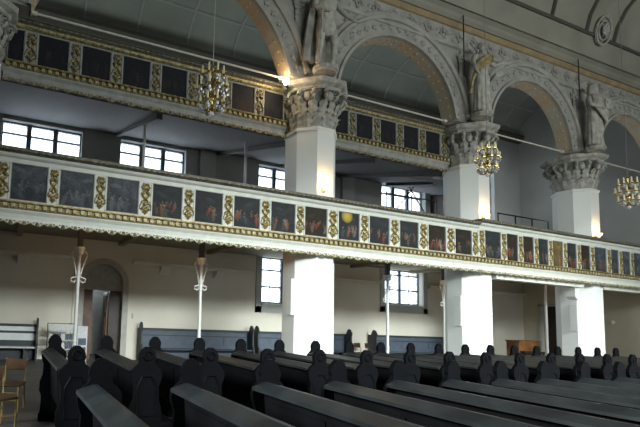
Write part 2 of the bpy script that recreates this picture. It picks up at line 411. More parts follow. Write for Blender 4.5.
# arcade wall with arches
ARCH = [(3.60, 7.62, 3.60, -1.1, 8.05), (11.12, 8.28, 2.42, 8.05, 14.5), (17.42, 8.48, 2.22, 14.5, 20.5), (23.5, 8.45, 2.22, 20.5, 26.5)]
ZS, ZT = 8.55, 12.3
mb = MB()
def halfw(r, cz, z): return math.sqrt(max(0, r*r-(z-cz)**2))
for cx, cz, r, xa, xb in ARCH:
    h = halfw(r, cz, ZS); a0 = math.asin(min(1, max(-1, (ZS-cz)/r))); N = 28
    arc = [(cx + r*math.cos(a0+(PI-2*a0)*i/N), cz + r*math.sin(a0+(PI-2*a0)*i/N)) for i in range(N+1)]   # right to left
    # front/back strips between the arc and the top line
    for i in range(N):
        (x1, z1), (x2, z2) = arc[i], arc[i+1]
        mb.add([(x, y, z) for y in (AY0, AY1) for x, z in ((x1, z1), (x1, ZT), (x2, ZT), (x2, z2))], [(0,1,2,3), (7,6,5,4), (1,5,6,2)])
    mb.box(xa, arc[-1][0], AY0, AY1, ZS, ZT); mb.box(arc[0][0], xb, AY0, AY1, ZS, ZT)
mb.box(-9, -1.1, AY0, AY1, ZS-.1, ZT); mb.box(26.5, XE+.6, AY0, AY1, ZS, ZT)
mb.box(-9, XE+.6, AY0, AY1, ZT, 13.4)
struct(mb.build('wall_arcade', 'stone'))
struct(MB().box(-9, XE+.6, AY1, 10.66, 12.5, 13.4).build('wall_arcade_upper', 'vault'))
for bi, (cx, cz, r, xa, xb) in enumerate(ARCH):
    a0 = math.asin(min(1, max(-1, (ZS-cz)/r))); N = 40
    T = lambda rr, y, a: (cx+rr*math.cos(a), y, cz+rr*math.sin(a))
    A = [a0+(PI-2*a0)*i/N for i in range(N+1)]
    # profile swept along the arch: (radius offset, y)
    def sweep(prof, name, m, smooth=False, par=None):
        vs = []; fs = []; k = len(prof)
        for a in A:
            for dr_, y in prof: vs.append(T(r+dr_, y, a))
        for j in range(N):
            for i in range(k-1): fs.append((j*k+i, j*k+i+1, (j+1)*k+i+1, (j+1)*k+i))
        return struct(MB().add(vs, fs).build(name, m, par, smooth))
    sweep([(-.0, AY0-.02), (-.03, AY0-.02), (-.03, AY1+.02), (0, AY1+.02)], 'trim_%d' % (20+bi), 'soffit')
    sweep([(-.03, AY0), (-.03, AY0-.10), (.06, AY0-.10), (.07, AY0-.04), (.50, AY0-.04), (.51, AY0-.10), (.60, AY0-.13), (.64, AY0-.06), (.74, AY0-.06), (.78, AY0-.02), (.84, AY0)], 'trim_%d' % (30+bi), 'stone')
    o = MB(); s = MB()
    nn = int(r*(PI-2*a0)/.30)
    for i in range(nn):
        a = a0+(PI-2*a0)*(i+.5)/nn
        u = Vector((math.cos(a), 0, math.sin(a))); t = Vector((-math.sin(a), 0, math.cos(a)))
        c = Vector(T(r+.285, AY0-.05, a))
        for q in range(4):
            d = (u if q % 2 == 0 else t)*(1 if q < 2 else -1)
            o.leaf(tuple(c), (0, -1, 0), tuple(d), .13, .10, .06, 3)
        o.blob(tuple(c), .03, .02, .03, 6, 4)
        for yy in (AY0+.1, AY1-.1): s.blob(T(r-.03, yy, a), .035, .035, .035, 6, 4)
    struct(o.build('trim_%d' % (40+bi), 'relief')); struct(s.build('trim_%d' % (50+bi), 'soffit'))
# spandrel ornament (curling foliage beside statues) and the foliage frieze
def scroll(mb, cx, cz, y, R, sg=1, turns=1.6, th=.035, ph=0):
    pts = []
    for i in range(20):
        t = i/19; a = ph + sg*turns*2*PI*t; rr = R*(1-.85*t); pts.append((cx+rr*math.cos(a), y-.02*t, cz+rr*math.sin(a)))
    mb.tube(pts, th, 5)
    for i in range(0, 16, 3):
        p_ = Vector(pts[i]); q_ = Vector(pts[i+1]); t = (q_-p_).normalized(); nrm = Vector((p_.x-cx, 0, p_.z-cz)).normalized()
        mb.leaf(tuple(p_), (0, -1, 0), tuple(nrm+t*.6), R*.5, R*.34, .3, 3)
mb = MB(); x = -8.5; k = 0
while x < XE:
    scroll(mb, x, 11.42, AY0-.01, .2, 1 if k % 2 == 0 else -1, ph=0 if k % 2 == 0 else PI, th=.02)
    mb.leaf((x+.38, AY0-.0, 11.25), (0, -1, 0), (.3, 0, 1), .30, .16, .12)
    x += .72; k += 1
struct(mb.build('trim_6', 'relief'))
struct(MB().prism_yz([(AY0, 11.0), (AY0-.08, 11.02), (AY0-.10, 11.08), (AY0, 11.12)], -9, XE+.5).build('trim_7', 'stone'))
struct(MB().prism_yz([(AY0+.02, 11.72), (AY0-.06, 11.74), (AY0-.10, 11.80), (AY0-.13, 11.86), (AY0+.02, 11.90)], -9, XE+.5).build('trim_8', 'orange'))
struct(MB().prism_yz([(AY0+.02, 11.89), (AY0-.16, 11.88), (AY0-.24, 11.94), (AY0-.26, 12.06), (AY0-.38, 12.12), (AY0-.42, 12.2), (AY0+.02, 12.34)], -9, XE+.5).build('trim_70', 'navevault'))
for i, px in enumerate(PX[:4]):
    mb = MB()
    for sg in (-1, 1):
        scroll(mb, px+sg*.95, 10.75 if i else 10.7, AY0-.03, .2, sg, ph=PI/2)
        for q in range(4): mb.leaf((px+sg*.85, AY0-.01, 10.1+q*.16), (0, -1, 0), (sg*.6, 0, 1-.1*q), .34, .2, .3)
    struct(mb.build('trim_%d' % (60+i), 'relief'))

# ---------------------------------------------------------------- galleries: floors (slabs)
def between(x0, x1, hw=.72):
    segs = []; a_ = x0
    for p_ in PX:
        if p_-hw > a_ and p_-hw < x1: segs.append((a_, p_-hw)); a_ = p_+hw
    if a_ < x1: segs.append((a_, x1))
    return segs
mb = MB().box(-9, XE, 9.44, 9.50-.04, 4.3, 4.4)
mb = MB(); mb.box(-9, XE, 10.86, WY, 4.42, 4.62)
for a_, b_ in between(-9, XE, .70): mb.box(a_, b_, 9.66, 10.86, 4.42, 4.62)
for x in [-7+3.7*i for i in range(10)]: mb.box(x-.09, x+.09, 10.95, WY, 4.28, 4.42)
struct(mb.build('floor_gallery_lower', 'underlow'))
struct(MB().box(15.2, 19.85, 9.66, 9.95, 3.40, 3.62).box(21.15, XE, 9.66, 9.95, 3.40, 3.62).build('trim_71', 'white'))
mb = MB(); y0 = 10.9
mb.prism_yz([(10.9, 7.25), (WY, 8.6), (WY, 8.85), (10.9, 7.5)], -9, 14.6)
mb.prism_yz([(13.2, 7.86), (WY, 8.6), (WY, 8.85), (13.2, 8.1)], 14.6, 16.9)
mb.prism_yz([(13.2, 7.77), (15.6, 8.34), (15.6, 8.6), (13.2, 8.02)], 16.9, 20.3)
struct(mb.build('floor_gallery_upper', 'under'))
mb = MB()
for x in (-3.2, 3.72, 8.08, 11.3, 14.45): mb.prism_yz([(10.95, 7.10), (WY, 8.50), (WY, 8.62), (10.95, 7.26)], x-.08, x+.08)
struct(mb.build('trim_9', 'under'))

# ---------------------------------------------------------------- pillars
def oct_pts(r): return [(r*math.cos(PI/8+PI/4*i), r*math.sin(PI/8+PI/4*i)) for i in range(8)]
def oct_prism(mb, prof):
    # prof: list of (apothem, z)
    n = 8; k = 1/math.cos(PI/8); vs = []; fs = []
    for r, z in prof:
        for x, y in oct_pts(r*k): vs.append((x, y, z))
    for j in range(len(prof)-1):
        for i in range(8): fs.append((j*8+i, j*8+(i+1) % 8, (j+1)*8+(i+1) % 8, (j+1)*8+i))
    fs.append(tuple(range(7, -1, -1))); fs.append(tuple((len(prof)-1)*8+i for i in range(8)))
    return mb.add(vs, fs)
sh = oct_prism(MB(), [(.76, 0), (.76, .35), (.68, .45), (.66, .6), (.66, 7.1), (.70, 7.12), (.70, 7.2), (.66, 7.22)])
cap = oct_prism(MB(), [(.63, 7.2), (.62, 7.6), (.63, 8.0), (.72, 8.25), (.72, 8.28)])
fol = MB()
for tier, (z, L, rr, W_) in enumerate(((7.22, .46, .66, .34), (7.55, .5, .70, .30))):
    for i in range(16):
        a = 2*PI*(i+.5*tier)/16; d = (math.cos(a), math.sin(a), 0)
        fol.leaf((rr*.97*d[0], rr*.97*d[1], z), d, (0, 0, 1), L, W_*.85, .34, 6)
for i in range(8):
    a = PI/8+2*PI*i/8; d = Vector((math.cos(a), math.sin(a), 0)); t = Vector((-d.y, d.x, 0))
    for sg in (-1, 1):           # volutes
        c = d*.82 + t*sg*.12; pts = []
        for q in range(14):
            th = q/13*3.2*PI; rr = .18*(1-.8*q/13); pts.append(tuple(c + d*rr*math.cos(th)*.8 + Vector((0, 0, 8.08)) + Vector((0, 0, 1))*rr*math.sin(th) + t*sg*.05))
        fol.tube(pts, .045, 5)
    a = 2*PI*i/8; d = Vector((math.cos(a), math.sin(a), 0))
    fol.blob(tuple(d*.78+Vector((0, 0, 8.08))), .11, .11, .14, 8, 6)      # cherub heads / rosettes on the faces
    for sg in (-1, 1): fol.leaf(tuple(d*.77+Vector((0, 0, 8.0))), tuple(d), tuple(Vector((-d.y, d.x, 0))*sg+Vector((0, 0, .3))), .26, .16, .2, 3)
ab = oct_prism(MB(), [(.80, 8.26), (.84, 8.30), (.84, 8.34), (.95, 8.40), (.98, 8.46), (.98, 8.52), (.82, 8.56)])
pl = ['pale octagonal pillar at the far left, only its leafy capital edge in view', 'largest white octagonal pillar, with figure of a man in short tunic above', 'second white octagonal pillar, below the statue with spread arms', 'third white octagonal pillar, below the hooded statue, farthest in view', 'pale octagonal pillar hidden at the far end of arcade']
base = None
for i, px in enumerate(PX):
    if base is None:
        base = r = empty('pillar', (px, PY, 0))
        sh.build('shaft', 'shaft', r); cap.build('capital', 'capital', r); c_ = [o for o in bpy.data.objects if o.parent == r and o.name.startswith('capital')][0]
        fol.build('acanthus_foliage', 'capital', c_); ab.build('abacus', 'capital', r)
    elif i == 4: continue
    else: r = copy_tree(base); r.location.x = px
    r.scale = (1.03, 1.0, 1) if i < 2 else (.95, .93, 1)
    tag(r, pl[i], 'pillar', 'arcade pillars')

# ---------------------------------------------------------------- paintings
def clampc(c): return tuple(max(.002, min(1, v)) for v in c)
def painting(w_, h_, mode, seed):
    rnd = random.Random(seed); NX, NZ = 30, 32; img = [[None]*NX for _ in range(NZ)]
    dark = {'grey': (.022, .025, .030), 'dusk': (.014, .015, .017), 'night': (.008, .009, .013), 'brown': (.016, .011, .008), 'blue': (.018, .022, .028), 'ochre': (.045, .03, .012)}[mode]
    sky = {'grey': (.085, .095, .11), 'dusk': (.026, .030, .033), 'night': (.013, .014, .020), 'brown': (.024, .018, .014), 'blue': (.055, .07, .085), 'ochre': (.15, .11, .04)}[mode]
    f1, f2, f3 = rnd.uniform(2, 5), rnd.uniform(2, 5), rnd.uniform(0, 6)
    for j in range(NZ):
        for i in range(NX):
            v = j/(NZ-1); u = i/(NX-1)
            c = .5+.5*math.sin(f1*u*2+f3+1.6*math.sin(f2*v*2+f3))*math.cos(f2*v*1.7+2*math.sin(f1*u))
            k = min(1, v**1.3*.55+.5*c*c); n_ = rnd.uniform(.7, 1.35)
            img[j][i] = [(dark[q]*(1-k)+sky[q]*k)*n_ for q in range(3)]
    def ell(cx, cz, rx, rz, c, al=1, rot=0):
        cs, sn = math.cos(rot), math.sin(rot)
        for j in range(NZ):
            for i in range(NX):
                a_, b_ = i/NX-cx, j/NZ-cz; d = ((a_*cs+b_*sn)/rx)**2+((-a_*sn+b_*cs)/rz)**2
                if d < 1:
                    f_ = al*(1-d*.5)*rnd.uniform(.6, 1)
                    for q in range(3): img[j][i][q] = img[j][i][q]*(1-f_)+c[q]*f_
    if mode == 'grey': robes = [(.12, .13, .135), (.08, .09, .10), (.16, .165, .17)]; skin = (.2, .2, .2); al = .55
    elif mode == 'night': robes = [(.05, .02, .012), (.03, .028, .03), (.022, .03, .03)]; skin = (.06, .045, .035); al = .5
    else: robes = [(.24, .04, .018), (.16, .08, .025), (.20, .19, .16), (.04, .07, .10), (.22, .07, .035), (.10, .09, .06), (.06, .06, .05)]; skin = (.24, .17, .11); al = .7
    n_ = rnd.randint(5, 9); base_ = rnd.uniform(.12, .2)
    for q in range(n_):
        cx = rnd.uniform(.06, .94); far = rnd.random(); cz = base_+far*.28; sc = 1.15-.6*far; c = rnd.choice(robes); rot = rnd.uniform(-.9, .9)*(.4+far*.3)
        hgt = .17*sc
        ell(cx, cz, .065*sc, hgt, c, al, rot)
        ell(cx-math.sin(rot)*hgt*1.05, cz+math.cos(rot)*hgt*1.1, .026*sc+.008, .035*sc, skin, al+.1)
        ell(cx+rnd.choice((-1, 1))*.07*sc, cz+hgt*.4, .05*sc, .018, skin, al*.7, rnd.uniform(-.8, .8))
    if mode != 'night':
        ell(rnd.uniform(.2, .8), rnd.uniform(.66, .85), .2, .07, tuple(v*2 for v in sky), .5, rnd.uniform(-.4, .4))
        if rnd.random() < .5: ell(rnd.choice((.1, .88)), .55, .05, .42, tuple(v*1.6 for v in dark), .7)
    return img, NX, NZ
def painting_mesh(name, x0, x1, z0, z1, y, mode, seed, parent, extra=None):
    img, NX, NZ = painting(x1-x0, z1-z0, mode, seed)
    if extra: extra(img, NX, NZ)
    vs = []; fs = []
    for j in range(NZ+1):
        for i in range(NX+1): vs.append((x0+(x1-x0)*i/NX, y, z0+(z1-z0)*j/NZ))
    for j in range(NZ):
        for i in range(NX): a_ = j*(NX+1)+i; fs.append((a_, a_+1, a_+NX+2, a_+NX+1))
    nb = len(fs); n0 = len(vs)
    vs += [(x0, y+.03, z0), (x1, y+.03, z0), (x1, y+.03, z1), (x0, y+.03, z1)]; fs.append((n0+3, n0+2, n0+1, n0))
    me = bpy.data.meshes.new(name); me.from_pydata(vs, [], fs); me.update()
    ca = me.color_attributes.new('paint', 'FLOAT_COLOR', 'CORNER'); li = 0
    for fi, p_ in enumerate(me.polygons):
        c = (.03, .03, .03) if fi >= nb else clampc(img[fi//NX][fi % NX])
        for k in p_.loop_indices: ca.data[k].color = (*c, 1)
    me.materials.append(M['painting']); o = bpy.data.objects.new(name, me); COL.objects.link(o); o.parent = parent
    return o
def sun(img, NX, NZ):
    for j in range(NZ):
        for i in range(NX):
            d = math.hypot((i/NX-.42), (j/NZ-.86)*1.1)
            if d < .28:
                f_ = (1-d/.28)**.5
                for q, c in enumerate((.50, .36, .05)): img[j][i][q] = img[j][i][q]*(1-f_)+c*f_

# gilded grotesque ornament of one pilaster (built around x=0, facing -y, z from 0 to 1 scaled)
def ornament(h, w_):
    mb = MB()
    mb.blob((0, -.02, h*.83), w_*.26, .035, h*.07, 8, 5)                   # rosette at the top
    for q in range(8):
        a = 2*PI*q/8; mb.leaf((w_*.18*math.cos(a), -.015, h*.83+h*.06*math.sin(a)), (0, -1, 0), (math.cos(a), 0, math.sin(a)), h*.075, w_*.2, .15, 2)
    for sg in (-1, 1):
        mb.tube([(sg*w_*.02, -.02, h*.72), (sg*w_*.16, -.03, h*.66), (sg*w_*.24, -.03, h*.60), (sg*w_*.10, -.03, h*.52), (sg*w_*.04, -.03, h*.46), (sg*w_*.22, -.03, h*.38), (sg*w_*.36, -.03, h*.28), (sg*w_*.38, -.02, h*.20), (sg*w_*.28, -.02, h*.17)], .024, 5, r1=.016)
        mb.leaf((sg*w_*.08, -.01, h*.62), (0, -1, 0), (sg*.8, 0, .7), h*.13, w_*.34, .1, 3)
        mb.leaf((sg*w_*.04, -.01, h*.44), (0, -1, 0), (sg*.7, 0, -.7), h*.16, w_*.30, .1, 3)
        mb.leaf((sg*w_*.04, -.01, h*.20), (0, -1, 0), (sg*.9, 0, .35), h*.12, w_*.32, .1, 3)
        mb.leaf((sg*w_*.03, -.01, h*.14), (0, -1, 0), (sg*.7, 0, -.7), h*.10, w_*.26, .1, 3)
        mb.leaf((sg*w_*.10, -.01, h*.93), (0, -1, 0), (sg*.9, 0, .2), h*.06, w_*.22, .1, 2)
    mb.blob((0, -.02, h*.53), w_*.14, .035, h*.05, 7, 5)
    mb.leaf((0, -.01, h*.44), (0, -1, 0), (0, 0, -1), h*.2, w_*.30, .08, 4)
    mb.blob((0, -.02, h*.16), w_*.18, .04, h*.07, 8, 5)
    mb.leaf((0, -.01, h*.10), (0, -1, 0), (0, 0, -1), h*.09, w_*.24, .05, 2)
    return mb

def gallery(label, y, secs, zoff, modes, cream, cat='gallery front', rail_mat='railm', goldm='gold'):
    """secs: list of (x start, x end, [panel (x0,x1)...], rail extra height)"""
    r = empty('gallery_parapet', ((secs[0][0]+secs[-1][1])/2, y, 3.5+zoff)); tag(r, label, cat)
    ox, oz = r.location.x, 3.5
    X = lambda v: v-ox
    Z = lambda v: v-oz
    k = 0; orn = {}
    for (xa, xb, panels, hx) in secs:
        pz0, pz1, rt = 4.035 - .04*(hx > 0), 4.83+hx*.8, 5.13+hx-(.07 if zoff > 2 else 0)
        # body behind
        MB().box(X(xa), X(xb), .06, .14, Z(3.86), Z(rt-.06)).build('parapet_core', 'whiteold', r)
        # framing rails above and below panels
        MB().cbox(X(xa), X(xb), -.0, .06, Z(pz1), Z(rt-.20), .006).box(X(xa), X(xb), 0, .06, Z(3.98), Z(pz0)).build('frame_rail', cream, r)
        MB().prism_yz([(-.02, Z(rt-.20)), (-.06, Z(rt-.17)), (-.08, Z(rt-.12)), (.02, Z(rt-.10)), (.1, Z(rt-.2))], X(xa), X(xb)).build('cream_moulding', cream if zoff < 2 else 'goldgreen', r)
        h_ = MB().prism_yz([(-.05, Z(rt-.10)), (-.12, Z(rt-.06)), (-.13, Z(rt)), (.18, Z(rt)), (.18, Z(rt-.06)), (.08, Z(rt-.11))], X(xa), X(xb)).build('handrail', rail_mat, r)
        be = MB(); n_ = int((xb-xa)/.14)
        for i in range(n_): be.blob((X(xa+.07+i*(xb-xa)/n_), -.115, Z(rt-.05)), .05, .018, .02, 5, 4)
        tag(be.build('gilded_beads', goldm, h_), kind='stuff')
        # dentil band
        dn = MB().box(X(xa), X(xb), -.03, .08, Z(3.84), Z(3.985)).prism_yz([(-.03, Z(3.955)), (-.09, Z(3.965)), (-.09, Z(3.99)), (.05, Z(3.99))], X(xa), X(xb)).build('dentil_band', 'golddark' if zoff < 2 else 'golddark', r)
        MB().prism_yz([(-.03, Z(3.985)), (-.1, Z(3.985)), (-.1, Z(4.005)), (.02, Z(4.01))], X(xa), X(xb)).tube([(X(xa), -.07, Z(3.845)), (X(xb), -.07, Z(3.845))], .014, 5).build('gilded_fillet', goldm, dn)
        de = MB(); n_ = int((xb-xa)/.16)
        for i in range(n_):
            x = X(xa+.08+i*(xb-xa)/n_); de.cbox(x-.045, x+.045, -.085, -.02, Z(3.865), Z(3.955), .008)
        tag(de.build('dentils', 'goldpale', dn), kind='stuff')
        # cavetto
        MB().prism_yz([(-.06, Z(3.84)), (-.05, Z(3.80)), (.0, Z(3.74)), (.02, Z(3.66)), (.0, Z(3.62)), (.0, Z(3.60)), (.14, Z(3.60)), (.14, Z(3.84))], X(xa), X(xb)).build('cornice', cream, r)
        # scalloped valance
        fr = MB(); gl = MB(); x = xa; q = 0
        while x < xb-.05:
            wd = .27; hh = (.085, .12)[q % 2]
            pts = [(X(x), Z(3.62))] + [(X(x)+wd*(i/6), Z(3.57)-hh*math.sin(PI*i/6)*.55) for i in range(7)] + [(X(x)+wd, Z(3.62))]
            fr.prism_xz(pts, -.02, .01)
            gl.tube([(px_, -.025, pz_) for px_, pz_ in pts[1:-1]], .013, 4)
            gl.leaf((X(x)+wd/2, -.02, Z(3.60)), (0, -1, 0), (0, 0, -1), .10, .10, .3, 3)
            for sg in (-1, 1): gl.blob((X(x)+wd/2+sg*.075, -.03, Z(3.585)), .025, .012, .018, 5, 4)
            x += wd; q += 1
        f_ = fr.build('scalloped_valance', cream, r); tag(gl.build('gilded_leaf_edge', 'goldgreen', f_), kind='stuff')
        # pilasters between panels and panels themselves
        edges = [xa]+[v for p_ in panels for v in p_]+[xb]
        for i in range(0, len(edges), 2):
            a_, b_ = edges[i], edges[i+1]
            if b_-a_ < .08 or b_-a_ > 2: 
                if b_-a_ > 2: MB().box(X(a_), X(b_), 0, .06, Z(pz0), Z(pz1)).build('plain_panel', cream, r)
                continue
            ww, hh = b_-a_, pz1-pz0; c_ = (a_+b_)/2
            pb = MB().box(-ww/2, ww/2, .0, .06, 0, hh)
            for sg in (-1, 1): pb.cbox(sg*ww/2-(.035 if sg > 0 else 0), sg*ww/2+(.035 if sg < 0 else 0), -.022, .0, 0, hh, .006)
            key = (round(ww, 2), round(hh, 2))
            P_ = pb.build('pilaster', cream, r, loc=(X(c_), 0, Z(pz0)))
            if key in orn: o = orn[key].copy(); COL.objects.link(o); o.parent = P_
            else: o = orn[key] = ornament(hh, ww*1.12).build('gilded_ornament', goldm if zoff < 2 else 'goldgreen', P_, smooth=True)
        for (a_, b_) in panels:
            mo = modes[min(k, len(modes)-1)]
            md, lab = (mo if isinstance(mo, tuple) else (mo, None))
            o = painting_mesh('painting', X(a_)+.015, X(b_)-.015, Z(pz0)+.012, Z(pz1)-.012, .02, md, int(k*7+zoff*13+3), r, extra=sun if lab and 'sun' in lab else None)
            if lab: o['label'] = lab
            k += 1
            bd = MB()
            for (p0, p1, q0, q1) in ((a_, b_, pz0, pz0+.014), (a_, b_, pz1-.014, pz1), (a_, a_+.014, pz0, pz1), (b_-.014, b_, pz0, pz1)): bd.box(X(p0), X(p1), -.006, .03, Z(q0), Z(q1))
            bd.build('picture_moulding', 'whiteold', o)
    return r

lefts = [-5.42, -4.34, -3.26, -2.17, -1.09, -.015, .995, 2.04, 3.13, 4.22, 5.29, 6.38, 7.44, 8.56, 9.66, 10.8, 11.94, 13.08]
pan1 = [(x, x+(.76 if x < 7 else .74)) for x in lefts]
pan2 = [(14.42, 15.18), (15.46, 16.02), (16.27, 16.83), (17.05, 17.6), (17.83, 18.4), (18.62, 19.18), (19.42, 19.98), (20.22, 20.98), (21.25, 21.75), (21.97, 22.5), (22.72, 23.25), (23.5, 24.0), (24.25, 24.8), (25.05, 25.6)]
modes = ['grey']*8+['dusk', 'dusk', 'dusk', 'dusk', ('brown', 'painting of red-robed figures before an orange glow'), ('dusk', 'painting with a yellow sun above standing figures'), 'dusk', 'dusk', 'brown', 'brown', ('dusk', 'painting of red-robed figures, first of the narrow panels'), 'brown', 'brown', 'dusk', 'ochre', 'dusk', 'brown', 'blue', 'blue', 'grey', 'grey', 'grey', 'blue', 'blue']
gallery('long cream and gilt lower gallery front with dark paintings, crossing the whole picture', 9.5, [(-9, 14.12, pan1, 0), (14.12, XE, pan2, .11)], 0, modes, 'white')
# upper gallery fronts, set between the pillars
up1 = [(.38+1.05*i, .38+1.05*i+.74) for i in range(-1, 7)]; up1 = [p_ for p_ in up1 if p_[0] > -.7]
up2 = [(9.12, 9.74), (10.05, 10.72), (11.04, 11.71), (12.03, 12.70), (13.02, 13.69)]
upy = 10.42
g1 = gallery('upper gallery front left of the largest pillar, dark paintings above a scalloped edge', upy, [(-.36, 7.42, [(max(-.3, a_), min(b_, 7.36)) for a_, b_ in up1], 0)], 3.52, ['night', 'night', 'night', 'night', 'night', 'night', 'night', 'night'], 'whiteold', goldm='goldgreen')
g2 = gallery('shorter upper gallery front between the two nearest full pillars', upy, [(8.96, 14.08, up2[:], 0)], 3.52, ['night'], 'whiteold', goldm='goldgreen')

# ---------------------------------------------------------------- pews
x0p = .86; pitch = .865
def pew_end_outline():
    R = [(.20, 0), (.20, .10), (.175, .16), (.17, .40), (.205, .48), (.205, .62), (.165, .74), (.16, .90), (.19, .98), (.20, 1.04), (.185, 1.10), (.14, 1.145), (.105, 1.175), (.098, 1.21), (.108, 1.25), (.10, 1.30), (.07, 1.345), (.03, 1.38)]
    return [(-x, z) for x, z in R[::-1]] + R and R + [(-x, z) for x, z in R[::-1]]
def make_pew(name, y0, y1, label, group):
    r = empty(name, (0, (y0+y1)/2, 0)); tag(r, label, 'pew', group)
    a_, b_ = y0-(y0+y1)/2, y1-(y0+y1)/2
    bk = MB().prism_xz([(-.02, .42), (.01, .42), (-.03, 1.11), (-.075, 1.11)], a_+.05, b_-.05)
    n_ = max(2, int((b_-a_)/.8))
    for i in range(n_):
        p0, p1 = a_+.12+(b_-a_-.2)*i/n_, a_+.04+(b_-a_-.2)*(i+1)/n_
        bk.add([(-.032, p0, .5), (-.032, p1, .5), (-.078, p1, .98), (-.078, p0, .98), (-.02, p0, .5), (-.02, p1, .5), (-.06, p1, .98), (-.06, p0, .98)], [(0,1,2,3),(4,5,6,7),(0,1,5,4),(2,3,7,6),(1,2,6,5),(0,3,7,4)])
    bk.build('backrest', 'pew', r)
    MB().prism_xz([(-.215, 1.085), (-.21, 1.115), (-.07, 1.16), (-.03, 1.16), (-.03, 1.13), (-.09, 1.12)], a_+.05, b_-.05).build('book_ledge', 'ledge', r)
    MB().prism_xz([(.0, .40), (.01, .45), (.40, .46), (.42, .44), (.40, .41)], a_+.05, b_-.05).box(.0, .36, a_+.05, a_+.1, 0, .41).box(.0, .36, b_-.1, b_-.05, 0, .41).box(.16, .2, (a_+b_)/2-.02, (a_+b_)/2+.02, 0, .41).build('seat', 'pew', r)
    for yy in (a_, b_-.05):
        e_ = MB().prism_xz(pew_end_outline(), yy, yy+.05)
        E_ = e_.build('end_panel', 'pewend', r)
        ring = MB().tube([(.055*math.cos(q), yy-.006 if yy < 0 else yy+.056, 1.27+.055*math.sin(q)) for q in [2*PI*i/12 for i in range(12)]], .009, 4, closed=True)
        ring.tube([(x, yy-.005 if yy < 0 else yy+.055, z) for x, z in ((-.12, .55), (-.12, .9), (-.06, 1.02), (.06, 1.02), (.12, .9), (.12, .55))], .010, 4, closed=True)
        ring.build('carved_moulding', 'pewend', E_)
    return r
FY = (5.12, 7.35)
proto = None
for i in range(19):
    x = x0p+pitch*i
    lab = 'dark pew of the block before the pillars, %s from the left end' % ORD[i]
    if proto is None: r = proto = make_pew('pew', FY[0], FY[1], lab, 'pews in the block before the pillars')
    else: r = copy_tree(proto); r['label'] = lab
    r.location.x = x
protoN = None
for i in range(10):
    x = x0p+pitch*i
    lab = 'long near dark pew running towards the viewer, %s from the left' % ORD[i]
    if protoN is None: r = protoN = make_pew('pew', -.6, 3.85, lab, 'pews in the near block')
    else: r = copy_tree(protoN); r['label'] = lab
    r.location.x = x

# ---------------------------------------------------------------- wall benches
def wall_bench(x0, x1, label, plain=True):
    r = empty('wall_bench', ((x0+x1)/2, 15.6, 0)); tag(r, label, 'bench', 'benches along the aisle wall')
    h = (x1-x0)/2
    b_ = MB()
    b_.box(-h, h, .30, .36, 0, 1.20)
    B_ = b_.build('backrest', 'bench' if plain else 'benchdark', r)
    MB().cbox(-h-.02, h+.02, .24, .38, 1.14, 1.22, .01).box(-h, h, .285, .30, .93, .97).build('top_rail', 'benchdark', B_)
    if not plain:
        MB().box(-h, h, .27, .30, .98, 1.13).box(-h, h, .27, .30, .66, .90).build('pale_panel', 'benchlight', B_)
    else:
        m = MB(); n_ = max(2, int(2*h/1.0))
        for i in range(n_):
            for z0, z1 in ((.62, .92),): m.box(-h+.06+2*h*i/n_, -h-.06+2*h*(i+1)/n_, .285, .30, z0, z1)
        m.build('panel', 'bench', B_)
    MB().cbox(-h, h, -.15, .30, .42, .46, .01).build('seat', 'bench' if plain else 'benchlight', r)
    for c_ in (-h*.9, 0, h*.9): MB().box(c_-.03, c_+.03, -.12, .3, 0, .42).build('support', 'benchdark', r)
    for sg in (-1, 1):
        pts = [(-.18, 0), (-.2, .5), (-.12, .62), (-.1, 1.1), (-.14, 1.25), (-.05, 1.42), (.05, 1.45), (.14, 1.36), (.2, 1.2), (.36, 1.2), (.36, 0)]
        MB().prism_yz(pts, sg*h-.03 if sg > 0 else -h-.03, sg*h+.03 if sg > 0 else -h+.03).build('end_panel', 'benchdark', r)
wall_bench(-6.5, 1.2, 'pale slatted wall bench at left edge of the picture', False)
wall_bench(4.95, 9.7, 'blue-grey panelled wall bench right of the arched door')
wall_bench(9.95, 14.75, 'blue-grey wall bench under the window beside the largest pillar')
wall_bench(16.2, 21.1, 'blue-grey wall bench under the window with the white post before it')

# ---------------------------------------------------------------- iron posts under the lower gallery
def post(x, y, z1, label, ornate=True, z0=0, group='white iron posts under the gallery', lift=0):
    r = empty('iron_post', (x, y, z0)); tag(r, label, 'post', group)
    H = z1-z0
    MB().lathe([(.11, 0), (.11, .06), (.07, .12), (.055, .2), (.05, .9), (.062, .94), (.05, .98), (.045, H-.75), (.045, H)], n=12).build('shaft', 'iron', r, smooth=False)
    if ornate:
        for sg in (-1, 1):
            pts = []
            for q in range(13):
                t = q/12; pts.append((sg*(.055+.17*math.sin(PI*.5*t)**1.5), 0, H-.78+.62*t))
            pts = [(sg*.06, 0, H-.92), (sg*.12, 0, H-.98), (sg*.19, 0, H-.95), (sg*.20, 0, H-.88), (sg*.15, 0, H-.85), (sg*.08, 0, H-.84)] + [(sg*(.06+.17*(t**1.6)), 0, H-.82+.62*t) for t in [i/8 for i in range(9)]]
            pts += [(sg*(.20-.02), 0, H-.14), (sg*.13, 0, H-.12)]
            MB().tube(pts, .02, 6).build('scroll_bracket', 'iron', r)
        MB().lathe([(.05, H-.22), (.10, H-.18), (.12, H-.10), (.14, H-.06), (.14, H)], n=10).build('post_capital', 'iron', r)
        MB().cbox(-.07, .07, -.07, .07, H, 4.28, .01).build('post_head', 'benchdark', r)
post(1.92, 12, 3.52, 'white iron post with scroll brackets, left of the arched door')
post(5.63, 12, 3.52, 'white iron post with scroll brackets, between the arched door and the largest pillar')
post(13.05, 12, 3.52, 'white iron post before the window between the two nearest pillars')
post(15.9, 12, 3.52, 'white iron post close beside the second pillar')
post(21.95, 12, 4.28, 'thin white post beside the dark end doorway', False)
